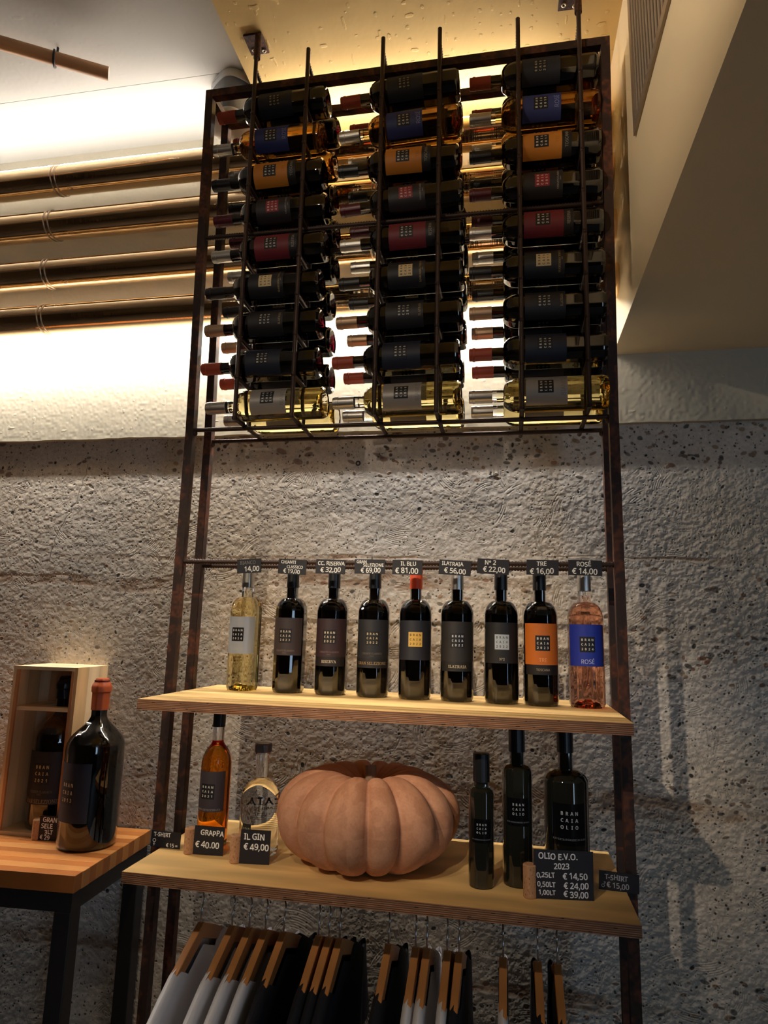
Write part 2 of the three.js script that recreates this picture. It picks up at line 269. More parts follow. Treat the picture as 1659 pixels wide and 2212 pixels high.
// ------------------------------------------------------------------ the rack
const W = 0.0198, DEP = 0.0978, YT = 2.787, YJ = 1.89;
const lean = y => { const k = Math.max(0, (y - YJ) / (YT - YJ)); return { z: 0.0512 * k, l: 0.0058 * k, r: 0.0045 * k }; };
const rack = thing('wine_rack', 'tall rusty steel rack with rebar bottle ladders, standing against the concrete wall', 'rack');
function ribbed(len, r = 0.0055) { // reinforcing bar along +y, ribs as rings
  const pts = [[0.0001, -len / 2]], n = Math.round(len / 0.0033); for (let i = 0; i <= n; i++) { const y = -len / 2 + len * i / n; pts.push([i % 2 ? r * 1.22 : r * 0.86, y]); } pts.push([0.0001, len / 2]); return smoothLathe(pts, 10);
}
{ const ring = (x0, x1, z0, z1, y, s) => { const q = lean(y), dx = s < 0 ? q.l : q.r; return [[x0 + dx, y, z1 + q.z], [x1 + dx, y, z1 + q.z], [x1 + dx, y, z0 + q.z], [x0 + dx, y, z0 + q.z]]; };
  for (const [s, x0] of [[-1, 0], [1, 1 - W]]) for (const z1 of [0, -DEP]) {
    const p = part('post', mergeGeometries([hexa(ring(x0, x0 + W, z1 - W, z1, 0, s), ring(x0, x0 + W, z1 - W, z1, YJ, s)), hexa(ring(x0, x0 + W, z1 - W, z1, YJ, s), ring(x0, x0 + W, z1 - W, z1, YT, s))]), mRust, rack);
    part('weld', new THREE.SphereGeometry(0.007, 10, 8), mRebar, p, [s < 0 ? W : 1 - W, YJ - 0.008, z1 - W / 2]);
  }
  const q = lean(YT), q2 = lean(YT - W);
  for (const z1 of [0, -DEP]) part('top_bar', hexa([[W + q2.l, YT - W, z1 + q2.z], [1 - W + q2.r, YT - W, z1 + q2.z], [1 - W + q2.r, YT - W, z1 - W + q2.z], [W + q2.l, YT - W, z1 - W + q2.z]], [[W + q.l, YT, z1 + q.z], [1 - W + q.r, YT, z1 + q.z], [1 - W + q.r, YT, z1 - W + q.z], [W + q.l, YT, z1 - W + q.z]]), mRust, rack);
  for (const x0 of [0, 1 - W]) part('top_bar', hexa([[x0 + q2.l, YT - W, -W + q2.z], [x0 + W + q2.l, YT - W, -W + q2.z], [x0 + W + q2.l, YT - W, -DEP + q2.z], [x0 + q2.l, YT - W, -DEP + q2.z]], [[x0 + q.l, YT, -W + q.z], [x0 + W + q.l, YT, -W + q.z], [x0 + W + q.l, YT, -DEP + q.z], [x0 + q.l, YT, -DEP + q.z]]), mRust, rack);
  const bar = (g, y, z, name) => { const m = part(name, g, mRebar, rack, [0.5, y, z]); m.rotation.z = Math.PI / 2; return m; };
  const plain = new THREE.CylinderGeometry(0.0052, 0.0052, 1 - 2 * W + 0.004, 12), rib = ribbed(1 - 2 * W + 0.004);
  for (const z of [-W / 2, -DEP - W / 2]) { bar(plain, YJ, z, 'cross_bar'); bar(rib, 1.570, z, 'rebar'); bar(rib, 2.3845, z + lean(2.3845).z, 'rebar'); }
  // shelf supports and clothes rail
  for (const y of [1.2757 - 0.0209 - 0.006, 0.956 - 0.0209 - 0.006]) for (const x of [W + 0.006, 1 - W - 0.006]) part('shelf_support', boxAt(x - 0.006, x + 0.006, y - 0.006, y + 0.006, -DEP - 0.04, 0.08), mRebar, rack);
  const rail = bar(new THREE.CylinderGeometry(0.0085, 0.0085, 1 - 2 * W + 0.004, 16), 0.884, -0.004, 'clothes_rail');
  for (const x of [0.012, 0.988]) part('rail_plate', boxAt(x - 0.006, x + 0.006, 0.872, 0.896, -0.03, 0.008), mRebar, rack);
}
// ladders: front upright, middle upright, nine rungs and a top rung each
const ROWY = i => 2.731 - 0.09875 * i, rodZ = y => 0.045 + 0.019 * (y - 1.89) / 0.9;
const LX = [0.145, 0.283, 0.474, 0.613, 0.797, 0.935];
{ const up = (x, y0, y1, z0, z1, r, g) => { const L = Math.hypot(y1 - y0, z1 - z0), m = part('upright', g(L), mRebar, rack, [x, (y0 + y1) / 2, (z0 + z1) / 2]); m.rotation.x = Math.atan2(z1 - z0, y1 - y0); };
  const cyl = r => L => new THREE.CylinderGeometry(r, r, L, 10);
  const rungG = ribbed(0.215, 0.0045), topG = ribbed(0.10, 0.0045);
  LX.forEach((x, i) => {
    const end = i === 0 || i === 5, y1 = end ? 2.86 : [0, 2.853, 2.853, 2.857, 2.853][i];
    up(x, 1.893, y1, rodZ(1.893), rodZ(y1), 0.005, cyl(0.0052));
    up(x, 1.893, 2.80, rodZ(1.893) - 0.088, rodZ(2.8) - 0.088, 0.004, cyl(0.0042));
    for (let k = 0; k < 9; k++) { const y = ROWY(k) - 0.038 - 0.005, m = part('rung', rungG, mRebar, rack, [x, y, rodZ(y) - 0.1025]); m.rotation.x = Math.PI / 2; }
    const yt = 2.806, m = part('rung', topG, mRebar, rack, [x, yt, rodZ(yt) - 0.045]); m.rotation.x = Math.PI / 2 - 0.2;
    if (end) {
      const b = part('ceiling_bracket', rbox(0.05, 0.006, 0.06, 0.0015), mRust, rack, [x - 0.016, 2.922, 0.036]);
      part('sleeve', new THREE.CylinderGeometry(0.0085, 0.0085, 0.07, 18), mRust, b, [0.016, -0.038, 0.026]);
      for (const [bx, bz] of [[-0.012, -0.014], [0.014, -0.02]]) { const tg = new THREE.TorusGeometry(0.0042, 0.0016, 8, 16); tg.rotateX(Math.PI / 2); part('bolt', tg, mBolt, b, [bx, -0.004, bz]); }
    }
  });
}
// plywood shelves
function shelf(y, label) {
  const x0 = 0.0337, x1 = 0.9771, z0 = -0.2117, z1 = 0.1645, t = 0.0209, o = thing('shelf_board', label, 'shelf', [(x0 + x1) / 2, y - t / 2, (z0 + z1) / 2]);
  const g = box(x1 - x0, t, z1 - z0), uv = g.attributes.uv, p = g.attributes.position, n = g.attributes.normal;
  for (let i = 0; i < p.count; i++) { if (Math.abs(n.getY(i)) > 0.5) uv.setXY(i, p.getX(i) * 0.9, p.getZ(i) * 1.4 + 0.3 * y); else uv.setXY(i, (p.getX(i) + p.getZ(i)) * 3, p.getY(i) / t + 0.5); }
  part('panel', g, [mPlyEdge, mPlyEdge, mPlyTop, mPlyTop, mPlyEdge, mPlyEdge], o); return o;
}
shelf(1.2757, 'upper plywood shelf board carrying nine upright wine bottles'); shelf(0.956, 'lower plywood shelf board under the pumpkin and olive oil bottles');

// ------------------------------------------------------------------ bottles
const darkGlass = phy({ color: new THREE.Color().setRGB(0.9, 0.9, 0.9), transmission: 1, roughness: 0.02, thickness: 0.07, ior: 1.5, attenuationColor: new THREE.Color().setRGB(0.10, 0.012, 0.03), attenuationDistance: 0.008, clearcoat: 1, clearcoatRoughness: 0.02 });
const oilGlass = phy({ color: new THREE.Color().setRGB(0.008, 0.009, 0.007), roughness: 0.05, clearcoat: 1, clearcoatRoughness: 0.03 });
const liquid = (c, d) => phy({ color: 0xffffff, transmission: 1, roughness: 0.0, thickness: 0.07, ior: 1.36, attenuationColor: new THREE.Color().setRGB(...c), attenuationDistance: d });
const mBianco = liquid([0.93, 0.79, 0.36], 0.08), mRoseNew = liquid([0.97, 0.50, 0.33], 0.06), mRoseOld = liquid([0.86, 0.52, 0.12], 0.06), mGrappa = liquid([0.85, 0.33, 0.04], 0.05), mGin = liquid([0.96, 0.95, 0.84], 0.2);
const mClear = phy({ color: 0xffffff, transmission: 1, roughness: 0, thickness: 0.03, ior: 1.45 });
const cap = (c, metal = 0.0, rough = 0.45) => std({ color: new THREE.Color(c), metalness: metal, roughness: rough });
const CAP = { black: cap('#141417', 0, 0.35), silver: cap('#c3bfb8', 0.9, 0.32), tan: cap('#b89a7c', 0.6, 0.4), orange: cap('#a8442a', 0.05, 0.5), vivid: cap('#d2481c', 0, 0.5), wine: cap('#561822', 0.1, 0.35), wax: cap('#b8562c', 0, 0.45) };
const BL = 0.297, BR = 0.0378, BN = 0.0138;
const shoulder = []; for (let k = 0; k <= 10; k++) { const t = k / 10, e = 0.5 - 0.5 * Math.cos(Math.PI * Math.pow(t, 0.78)); shoulder.push([BR + (BN - BR) * Math.pow(t, 1.7) * 1.0, 0.190 + 0.028 * Math.sin(t * Math.PI / 2) * 1.0 + 0.004 * e]); }
const baseProfile = [[0.0001, 0.020], [0.012, 0.018], [0.022, 0.010], [0.029, 0.0015], [0.031, 0], [0.0345, 0.0012], [BR - 0.0008, 0.006], [BR, 0.011]];
const neckTo = y => [[BN, 0.226], [BN, y], [0.0001, y]];
const gFull = toCreasedNormals(smoothLathe([...baseProfile, ...shoulder, ...neckTo(BL - 0.004)], 48), 0.9);
const gFill = toCreasedNormals(smoothLathe([...baseProfile, ...shoulder, ...neckTo(0.236)], 48), 0.9);
const gNeck = toCreasedNormals(smoothLathe([[0.0001, 0.2362], [BN, 0.2362], [BN, BL - 0.004], [0.0001, BL - 0.004]], 32), 0.7);
const gCap = toCreasedNormals(smoothLathe([[BN + 0.0002, 0.246], [BN + 0.0009, 0.246], [BN + 0.0006, 0.283], [BN + 0.0016, 0.2835], [BN + 0.0016, 0.289], [BN + 0.0006, 0.2895], [BN + 0.0004, BL - 0.0012], [BN - 0.001, BL], [0.0001, BL]], 32), 0.5);
function labelGeo(r, y0, y1, half, seg = 24) { const g = new THREE.CylinderGeometry(r, r, y1 - y0, seg, 1, true, -half, 2 * half); g.translate(0, (y0 + y1) / 2, 0); return g; }
const HALF = 1.13, LY0 = 0.0865, LY1 = 0.1735;
const gLabel = labelGeo(BR + 0.0003, LY0, LY1, HALF), gStrip = labelGeo(BR + 0.00025, 0.0655, LY0, HALF * 0.94);
function emblem(c, x, y, s, sq, ink, rows) {
  if (sq) { c.fillStyle = sq; c.fillRect(x - s / 2, y - s / 2, s, s); }
  c.fillStyle = ink; c.font = `bold ${Math.round(s * 0.215)}px sans-serif`; c.textAlign = 'center'; c.textBaseline = 'middle';
  rows.forEach((r, j) => [...r].forEach((ch, i) => c.fillText(ch, x + (i - 1.5) * s * 0.225, y + (j - 1) * s * 0.30)));
}
function labelTex(o) {
  return canvasTex(400, 400, (c, w, h) => {
    c.fillStyle = o.bg; c.fillRect(0, 0, w, h);
    emblem(c, w / 2, h * 0.48, w * 0.37, o.sq, o.ink, ['BRAN', 'CAIA', o.year]);
    for (const [t, y, size, col, font] of o.text || []) { c.fillStyle = col; c.font = `${size}px ${font || 'serif'}`; c.textAlign = 'center'; c.textBaseline = 'middle'; c.fillText(t, w / 2, y * h); }
  });
}
function stripTex(t, col, bg, font, size = 40) { return canvasTex(400, 104, (c, w, h) => { c.fillStyle = bg; c.fillRect(0, 0, w, h); c.fillStyle = col; c.font = `${size}px ${font}`; c.textAlign = 'center'; c.textBaseline = 'middle'; c.fillText(t, w / 2, h * 0.5); }); }
function wineBottle(spec) {
  const g = new THREE.Group();
  if (spec.clear) { part('glass_body', gFill, spec.clear, g); part('glass_neck', gNeck, mClear, g); } else part('glass_body', gFull, darkGlass, g);
  part('capsule', gCap, spec.cap, g); part('label', gLabel, spec.label, g); if (spec.strip) part('lower_label', gStrip, spec.strip, g);
  return g;
}
const lab = (o, r = 0.55, metal = 0) => std({ map: labelTex(o), roughness: r, metalness: metal });
const chianti = col => [['CHIANTI CLASSICO', 0.875, 24, col], ['DOCG', 0.935, 15, col]];
const SHELF = [
  { n: 'pale yellow wine in clear bottle, silver label', clear: mBianco, cap: CAP.silver, label: lab({ bg: '#a9afb6', sq: '#0b0b0d', ink: '#e9e9e9', year: '2024', text: [['BIANCO', 0.88, 44, '#b3b8be', 'sans-serif']] }, 0.4, 0.25), w: 'at the shelf end nearest the wooden crate' },
  { n: 'dark wine bottle with plain taupe label', cap: CAP.black, label: lab({ bg: '#3a3031', sq: '#0b0a0b', ink: '#d9cdb8', year: '2023', text: chianti('#8d7d74') }), w: 'standing beside the pale yellow bottle' },
  { n: 'dark wine bottle with maroon label and RISERVA strip', cap: CAP.black, label: lab({ bg: '#301d20', sq: '#0c0809', ink: '#e0d2b4', year: '2022', text: chianti('#8a6f68') }), strip: std({ map: stripTex('RISERVA', '#d8c8ae', '#171011', 'serif', 42), roughness: 0.55 }), w: 'on the upper shelf' },
  { n: 'dark wine bottle with black label and GRAN SELEZIONE strip', cap: CAP.black, label: lab({ bg: '#1c1c20', sq: '#08080a', ink: '#cbb98f', year: '2022', text: chianti('#77694f') }), strip: std({ map: stripTex('GRAN SELEZIONE', '#a88a58', '#111013', 'serif', 42), roughness: 0.55 }), w: 'on the upper shelf' },
  { n: 'dark wine bottle with orange capsule and gold square', cap: CAP.vivid, label: lab({ bg: '#171821', sq: '#c9a24a', ink: '#2a2416', year: '2022' }), w: 'in the middle of the upper shelf' },
  { n: 'dark wine bottle with silver capsule and ILATRAIA strip', cap: CAP.silver, label: lab({ bg: '#221f1e', sq: '#0b0a0a', ink: '#c9cfda', year: '2022' }), strip: std({ map: stripTex('ILATRAIA', '#d0c19d', '#151312', 'serif', 44), roughness: 0.55 }), w: 'on the upper shelf' },
  { n: 'dark wine bottle with black label and silver square', cap: CAP.black, label: lab({ bg: '#161517', sq: '#a9b4bd', ink: '#3c4248', year: '2022', text: [['N°2', 0.90, 32, '#cfc4a2', 'bold serif'.slice(5)]] }), w: 'on the upper shelf' },
  { n: 'dark wine bottle with bright orange label', cap: CAP.black, label: lab({ bg: '#c66a1c', sq: '#0d0b0b', ink: '#e8e2d8', year: '2023', text: [['TRE', 0.885, 50, '#e6a06a', 'sans-serif']] }), strip: std({ map: stripTex('TOSCANA', '#b9a488', '#141213', 'sans-serif', 34), roughness: 0.55 }), w: 'beside the pink bottle on the upper shelf' },
  { n: 'pink wine in clear bottle with royal blue label', clear: mRoseNew, cap: CAP.silver, label: lab({ bg: '#2036a4', sq: '#0a0a0d', ink: '#e4e4e4', year: '2024', text: [['ROSÉ', 0.89, 56, '#cfd4ec', 'sans-serif']] }), w: 'at the end of the upper shelf' },
];
const SXZ = [[0.141, -0.108], [0.257, -0.103], [0.361, -0.097], [0.461, -0.090], [0.558, -0.084], [0.652, -0.083], [0.749, -0.078], [0.832, -0.072], [0.927, -0.075]];
SHELF.forEach((s, i) => {
  const b = wineBottle(s); b.name = numbered('wine_bottle'); scene.add(b); b.position.set(SXZ[i][0], 1.2757, SXZ[i][1]); b.scale.setScalar(0.985);
  b.rotation.y = [-0.12, -0.02, 0.08, 0.1, 0.14, 0.1, 0.05, 0.1, -0.02][i]; tag(b, s.n + ', ' + s.w, 'bottle', 'upright bottles on the upper shelf');
});
const RACK = [
  { n: 'rust red capped dark bottle'  , cap: CAP.orange, label: lab({ bg: '#181b26', sq: '#0d0e14', ink: '#b9a98a', year: '2016' }) },
  { n: 'amber wine bottle with blue label', clear: mRoseOld, cap: CAP.silver, label: lab({ bg: '#27326a', sq: '#0d0c0f', ink: '#e0d9c4', year: '2019', text: [['ROSÉ', 0.89, 62, '#7f88b4', 'sans-serif']] }) },
  { n: 'dark bottle with orange label', cap: CAP.black, label: lab({ bg: '#c27a26', sq: '#120d0b', ink: '#e6ddcc', year: '2017', text: [['TRE', 0.885, 50, '#a8661c', 'sans-serif']] }), strip: std({ map: stripTex('TOSCANA', '#9a9484', '#141213', 'sans-serif', 46), roughness: 0.55 }) },
  { n: 'dark bottle with red label square', cap: CAP.wine, label: lab({ bg: '#1f1a1c', sq: '#8c2430', ink: '#dcc9b4', year: '2017', text: chianti('#b8b0a4') }) },
  { n: 'silver capped bottle with crimson label', cap: CAP.silver, label: lab({ bg: '#6e1c26', sq: '#120c0d', ink: '#e0d6c2', year: '2016' }), strip: std({ map: stripTex('RISERVA', '#a2988a', '#141113', 'sans-serif', 46), roughness: 0.55 }) },
  { n: 'dark bottle with cream label square', cap: CAP.black, label: lab({ bg: '#17171a', sq: '#d6bd8c', ink: '#2a241c', year: '2017', text: [['MAREMMA TOSCANA', 0.87, 28, '#c2a25e'], ['DOC', 0.93, 16, '#c2a25e']] }) },
  { n: 'tan capped dark bottle', cap: CAP.tan, label: lab({ bg: '#1d1a1c', sq: '#131113', ink: '#dcd6c8', year: '2016', text: [['ILATRAIA', 0.9, 32, '#b49a68']] }) },
  { n: 'rust red capped dark bottle', cap: CAP.orange, label: lab({ bg: '#1a2030', sq: '#0c0d12', ink: '#e2ddd0', year: '2016' }) },
  { n: 'pale yellow wine bottle', clear: mBianco, cap: CAP.silver, label: lab({ bg: '#9c958c', sq: '#100f10', ink: '#dcd8d0', year: '2019', text: [['BIANCO', 0.9, 58, '#7c7770', 'sans-serif']] }, 0.4, 0.2) },
];
const TIER = ['top', 'second', 'third', 'fourth', 'fifth', 'sixth', 'seventh', 'eighth', 'lowest'];
const COLN = ['loudspeaker', 'middle', 'vent'];
const TIP = [[0.031, 0.026, 0.029, 0.041, 0.042, 0.033, 0.037, 0.035, 0.053], [0.361, 0.361, 0.361, 0.370, 0.373, 0.373, 0.370, 0.364, 0.368], [0.682, 0.682, 0.682, 0.682, 0.682, 0.682, 0.682, 0.682, 0.682]];
const TILT = [[0.011, 0.001, 0.003, 0.008, 0.005, 0.003, 0.002, 0.002, 0.004], [0.012, 0.010, -0.003, 0.014, 0.004, 0.004, 0.004, 0.004, 0.003], [-0.003, -0.004, -0.003, -0.004, -0.003, -0.003, -0.002, -0.002, -0.001]];
for (let k = 0; k < 9; k++) {
  let proto = null;
  for (let c = 0; c < 3; c++) for (let f = 0; f < 2; f++) {
    const label = `${RACK[k].n}, ${TIER[k]} tier, ${COLN[c]} side column, ${f ? 'rear' : 'front'}`.replace('middle side', 'middle');
    let b; if (!proto) { b = proto = wineBottle(RACK[k]); b.name = numbered('lying_wine_bottle'); scene.add(b); tag(b, label, 'bottle', 'bottles lying in the rack'); } else { b = proto.clone(); b.name = numbered('lying_wine_bottle'); scene.add(b); tag(b, label, 'bottle', 'bottles lying in the rack'); }
    const y = ROWY(k), z = rodZ(y) - 0.0432 - f * 0.1005, tip = TIP[c][k] + (f ? rr(-0.002, 0.003) : 0), ti = f ? 0 : TILT[c][k] / 0.297;
    const roll = 0.17 - 0.28 * (8 - k) / 8 + (f ? rr(-0.1, 0.1) : rr(-0.04, 0.04));
    // bottle axis +y (base to mouth) turned to -x, then rolled about its own axis
    const q = new THREE.Quaternion().setFromAxisAngle(new THREE.Vector3(0, 0, 1), Math.PI / 2 + ti), q2 = new THREE.Quaternion().setFromAxisAngle(new THREE.Vector3(0, 1, 0), -roll * -1);
    b.quaternion.copy(q).multiply(q2); b.position.set(tip + BL * Math.cos(ti), y + BL / 2 * Math.sin(ti), z);
  }
}
// ------------------------------------------------------------------ price cards
function chalk(c, t, x, y, size, col = '#efece2', jit = 0.06) {
  c.fillStyle = col; c.strokeStyle = col; c.lineJoin = 'round'; c.textBaseline = 'middle'; c.textAlign = 'left'; c.font = `${size}px sans-serif`; c.lineWidth = Math.max(1, size * 0.045);
  for (const ch of t) { const w = (ch === '♀' || ch === '♂') ? size * 0.5 : c.measureText(ch).width * 0.98; c.save(); c.translate(x + w / 2, y + (rnd() - 0.5) * size * jit * 2); c.rotate((rnd() - 0.5) * 0.16 - 0.03); c.textAlign = 'center'; if (ch === '♀' || ch === '♂') { const r = size * 0.2, f = ch === '♀'; c.lineWidth = size * 0.09; c.beginPath(); c.arc(0, f ? -size * 0.18 : size * 0.15, r, 0, 6.3); c.stroke(); c.beginPath(); if (f) { c.moveTo(0, size * 0.02); c.lineTo(0, size * 0.46); c.moveTo(-size * 0.15, size * 0.26); c.lineTo(size * 0.15, size * 0.26); } else { c.moveTo(size * 0.13, 0); c.lineTo(size * 0.32, -size * 0.36); c.moveTo(size * 0.12, -size * 0.34); c.lineTo(size * 0.33, -size * 0.38); c.lineTo(size * 0.36, -size * 0.14); } c.stroke(); } else { c.fillText(ch, 0, 0); c.strokeText(ch, 0, 0); } c.restore(); x += w; }
}
function chalkFit(c, t, x0, x1, y, size, col) { c.font = `${size}px sans-serif`; const w = c.measureText(t).width * 0.98, s = w > x1 - x0 ? size * (x1 - x0) / w : size; chalk(c, t, x0 + Math.max(0, (x1 - x0 - Math.min(w, x1 - x0)) / 2), y, s, col); }
function card(w, h, lines, label, group, px = 5200) {
  const cw = Math.round(w * px), chh = Math.round(h * px);
  const t = canvasTex(cw, chh, (c) => { c.fillStyle = '#17141a'; c.fillRect(0, 0, cw, chh); for (const [s, x0, x1, y, size, col] of lines) chalkFit(c, s, x0 * cw, x1 * cw, y * chh, size * chh, col); });
  const m = std({ map: t, roughness: 0.6 }), e = std({ color: '#17141a', roughness: 0.6 });
  const o = new THREE.Mesh(box(w, h, 0.0012), [e, e, e, e, m, e]); o.name = numbered('price_card'); o.castShadow = o.receiveShadow = true; scene.add(o); return tag(o, label, 'price card', group);
}
const UP = [
  [0.155, 0.213, [['BIANCO', 0.08, 0.8, 0.27, 0.34, '#6d6b6a'], ['14,00', 0.25, 0.97, 0.7, 0.48]], 0.05, 'black price card reading 14,00 on the rebar above the pale yellow bottle'],
  [0.254, 0.320, [['CHIANTI', 0.08, 0.62, 0.2, 0.33], ['CLASSICO', 0.3, 0.88, 0.5, 0.27], ['€ 19,00', 0.1, 0.88, 0.8, 0.36]], -0.05, 'black price card reading CHIANTI CLASSICO 19,00'],
  [0.342, 0.410, [['CC. RISERVA', 0.06, 0.97, 0.27, 0.38], ['€ 32,00', 0.1, 0.92, 0.72, 0.46]], -0.02, 'black price card reading CC. RISERVA 32,00'],
  [0.431, 0.500, [['GRAN', 0.06, 0.4, 0.18, 0.3], ['SELEZIONE', 0.25, 0.98, 0.4, 0.3], ['€ 69,00', 0.12, 0.94, 0.76, 0.44]], 0.0, 'black price card reading GRAN SELEZIONE 69,00'],
  [0.516, 0.582, [['IL BLU', 0.22, 0.85, 0.25, 0.38], ['€ 81,00', 0.05, 0.92, 0.72, 0.5]], -0.02, 'black price card reading IL BLU 81,00'],
  [0.618, 0.687, [['ILATRAIA', 0.08, 0.76, 0.25, 0.36], ['€ 56,00', 0.1, 0.92, 0.72, 0.46]], -0.06, 'black price card reading ILATRAIA 56,00'],
  [0.700, 0.767, [['N° 2', 0.18, 0.64, 0.25, 0.4], ['€ 22,00', 0.1, 0.98, 0.7, 0.46]], -0.05, 'black price card reading N° 2 22,00'],
  [0.803, 0.869, [['TRE', 0.25, 0.7, 0.25, 0.4], ['€ 16,00', 0.04, 0.92, 0.74, 0.48]], -0.02, 'black price card reading TRE 16,00'],
  [0.888, 0.956, [['ROSÉ', 0.2, 0.72, 0.27, 0.4], ['€ 14,00', 0.06, 0.92, 0.74, 0.5]], -0.02, 'black price card reading ROSÉ 14,00'],
];
UP.forEach(([a, b, l, tilt, label], i) => { const h = i === 1 ? 0.034 : 0.032, o = card(b - a, h, l, label, 'price cards clipped to the rebar'); o.position.set((a + b) / 2, 1.560 + [0, -0.001, 0, 0.001, 0, 0, 0.003, 0.002, 0.002][i], -0.0028); o.rotation.z = tilt; });
{ const o = card(0.068, 0.033, [['T-SHIRT', 0.08, 0.66, 0.22, 0.34], ['♀', 0.02, 0.2, 0.66, 0.5, '#c9c7c2'], ['€ 15 =', 0.5, 0.95, 0.8, 0.3]], 'small black T-SHIRT card with female sign on the rack post by the table'); o.position.set(0.044, 0.9725, 0.020); o.rotation.z = -0.03; }
{ const o = card(0.072, 0.033, [['T-SHIRT', 0.14, 0.72, 0.3, 0.36, '#a6a6ac'], ['♂ € 15,00', 0.06, 0.74, 0.72, 0.42, '#a6a6ac']], 'small black T-SHIRT card with male sign on the rack post by the olive oil'); o.position.set(0.964, 0.9725, 0.022); o.rotation.z = -0.04; }
// corks that hold cards
const corkTex = canvasTex(256, 256, (c, w, h) => { c.fillStyle = '#b98a62'; c.fillRect(0, 0, w, h); for (let i = 0; i < 900; i++) { c.fillStyle = ['#8f6240', '#cfa57c', '#7a4f30', '#c49468'][Math.floor(rnd() * 4)]; c.fillRect(rnd() * w, rnd() * h, 1 + rnd() * 5, 1 + rnd() * 3); } c.save(); c.translate(w * 0.56, h / 2); c.rotate(-Math.PI / 2); c.fillStyle = '#4a3022'; c.font = 'bold 40px sans-serif'; c.textAlign = 'center'; c.textBaseline = 'middle'; c.fillText('BRANCAIA', 0, 0); c.restore(); });
const mCork = std({ map: corkTex, roughness: 0.9 });
function cork(x, y, z, h, turn, label) { const g = lathe([[0.0001, 0], [0.0105, 0], [0.0118, 0.0015], [0.0118, h - 0.0015], [0.0105, h], [0.0001, h]], 24); const o = single('wine_cork', g, mCork, label, 'cork', 'corks holding price cards', [x, y, z]); o.rotation.y = turn; return o; }
cork(0.107, 0.956, 0.036, 0.050, 0.9, 'wine cork holding the GRAPPA price card');
cork(0.220, 0.956, 0.062, 0.052, 0.9, 'wine cork holding the IL GIN price card');
cork(0.799, 0.956, 0.092, 0.056, 0.6, 'wine cork holding the OLIO price card');
cork(-0.415, 0.880, -0.182, 0.048, 0.6, 'wine cork on the table in front of the wooden crate');
{ const o = card(0.064, 0.056, [['GRAPPA', 0.2, 0.98, 0.24, 0.3], ['€ 40.00', 0.06, 0.86, 0.65, 0.32]], 'black price card reading GRAPPA 40.00 standing in a cork'); o.position.set(0.150, 0.9843, 0.038); o.rotation.y = 0.1; o.rotation.z = -0.02; }
{ const o = card(0.061, 0.064, [['IL GIN', 0.1, 0.82, 0.2, 0.24], ['€ 49,00', 0.12, 0.96, 0.5, 0.26]], 'black price card reading IL GIN 49,00 standing in a cork'); o.position.set(0.261, 0.9883, 0.063); o.rotation.y = 0.14; o.rotation.z = -0.01; }
{ const o = card(0.107, 0.082, [['OLIO E.V.O.', 0.02, 0.8, 0.13, 0.17, '#e2e4e8'], ['2023', 0.3, 0.64, 0.33, 0.16, '#e2e4e8'], ['0,25LT', 0.02, 0.38, 0.52, 0.14, '#e2e4e8'], ['€ 14,50', 0.46, 0.93, 0.52, 0.17, '#e2e4e8'], ['0,50LT', 0.03, 0.39, 0.71, 0.14, '#e2e4e8'], ['€ 24,00', 0.46, 0.96, 0.71, 0.17, '#e2e4e8'], ['1,00LT', 0.03, 0.41, 0.87, 0.13, '#e2e4e8'], ['€ 39,00', 0.44, 0.97, 0.89, 0.17, '#e2e4e8']], 'black price card listing OLIO E.V.O. 2023 in three sizes', undefined, 4600); o.position.set(0.859, 0.9973, 0.088); o.rotation.y = 0.15; o.rotation.z = -0.01; }
{ const o = card(0.066, 0.058, [['GRAN', 0.12, 0.7, 0.16, 0.26], ['SELE', 0.06, 0.56, 0.42, 0.26], ['3LT', 0.2, 0.6, 0.66, 0.24], ['€ 29', 0.04, 0.5, 0.88, 0.24]], 'black price card reading GRAN SELEZIONE 3LT beside the wooden crate'); o.position.set(-0.373, 0.9095, -0.180); o.rotation.y = 0.12; }

// ------------------------------------------------------------------ bottles of the lower shelf
function generic(name, label, pos, parts, turn = 0) { const t = thing(name, label, 'bottle', pos, turn); for (const [n, g, m, l] of parts) { const p = part(n, g, m, t); if (l) p.userData.label = l; } return t; }
{ const r = 0.0325, n = 0.0125; // grappa
  const body = [[0.0001, 0.008], [0.02, 0.004], [r - 0.006, 0], [r - 0.001, 0.002], [r, 0.008], [r, 0.172], [r - 0.003, 0.186], [r - 0.009, 0.199], [n + 0.003, 0.209], [n, 0.215], [n, 0.218], [0.0001, 0.218]];
  const lt = canvasTex(360, 400, (c, w, h) => { c.fillStyle = '#3b3133'; c.fillRect(0, 0, w, h); emblem(c, w / 2, h * 0.5, w * 0.42, '#0b0a0b', '#dcd4c4', ['BRAN', 'CAIA', '2021']); c.fillStyle = '#a39a90'; c.font = '26px serif'; c.textAlign = 'center'; c.fillText('GRAPPA INVECCHIATA', w / 2, h * 0.95); });
  generic('grappa_bottle', 'slender bottle of amber grappa with black capsule behind its price card', [0.128, 0.956, -0.024], [['glass_body', smoothLathe(body, 40), mGrappa], ['glass_neck', smoothLathe([[0.0001, 0.2182], [n, 0.2182], [n, 0.285], [0.0001, 0.285]], 24), mClear], ['capsule', lathe([[n + 0.0002, 0.247], [n + 0.0012, 0.247], [n + 0.001, 0.290], [0.0001, 0.2905]], 28), CAP.black], ['label', labelGeo(r + 0.0003, 0.075, 0.157, 1.2), paper(lt)]], -0.1);
}
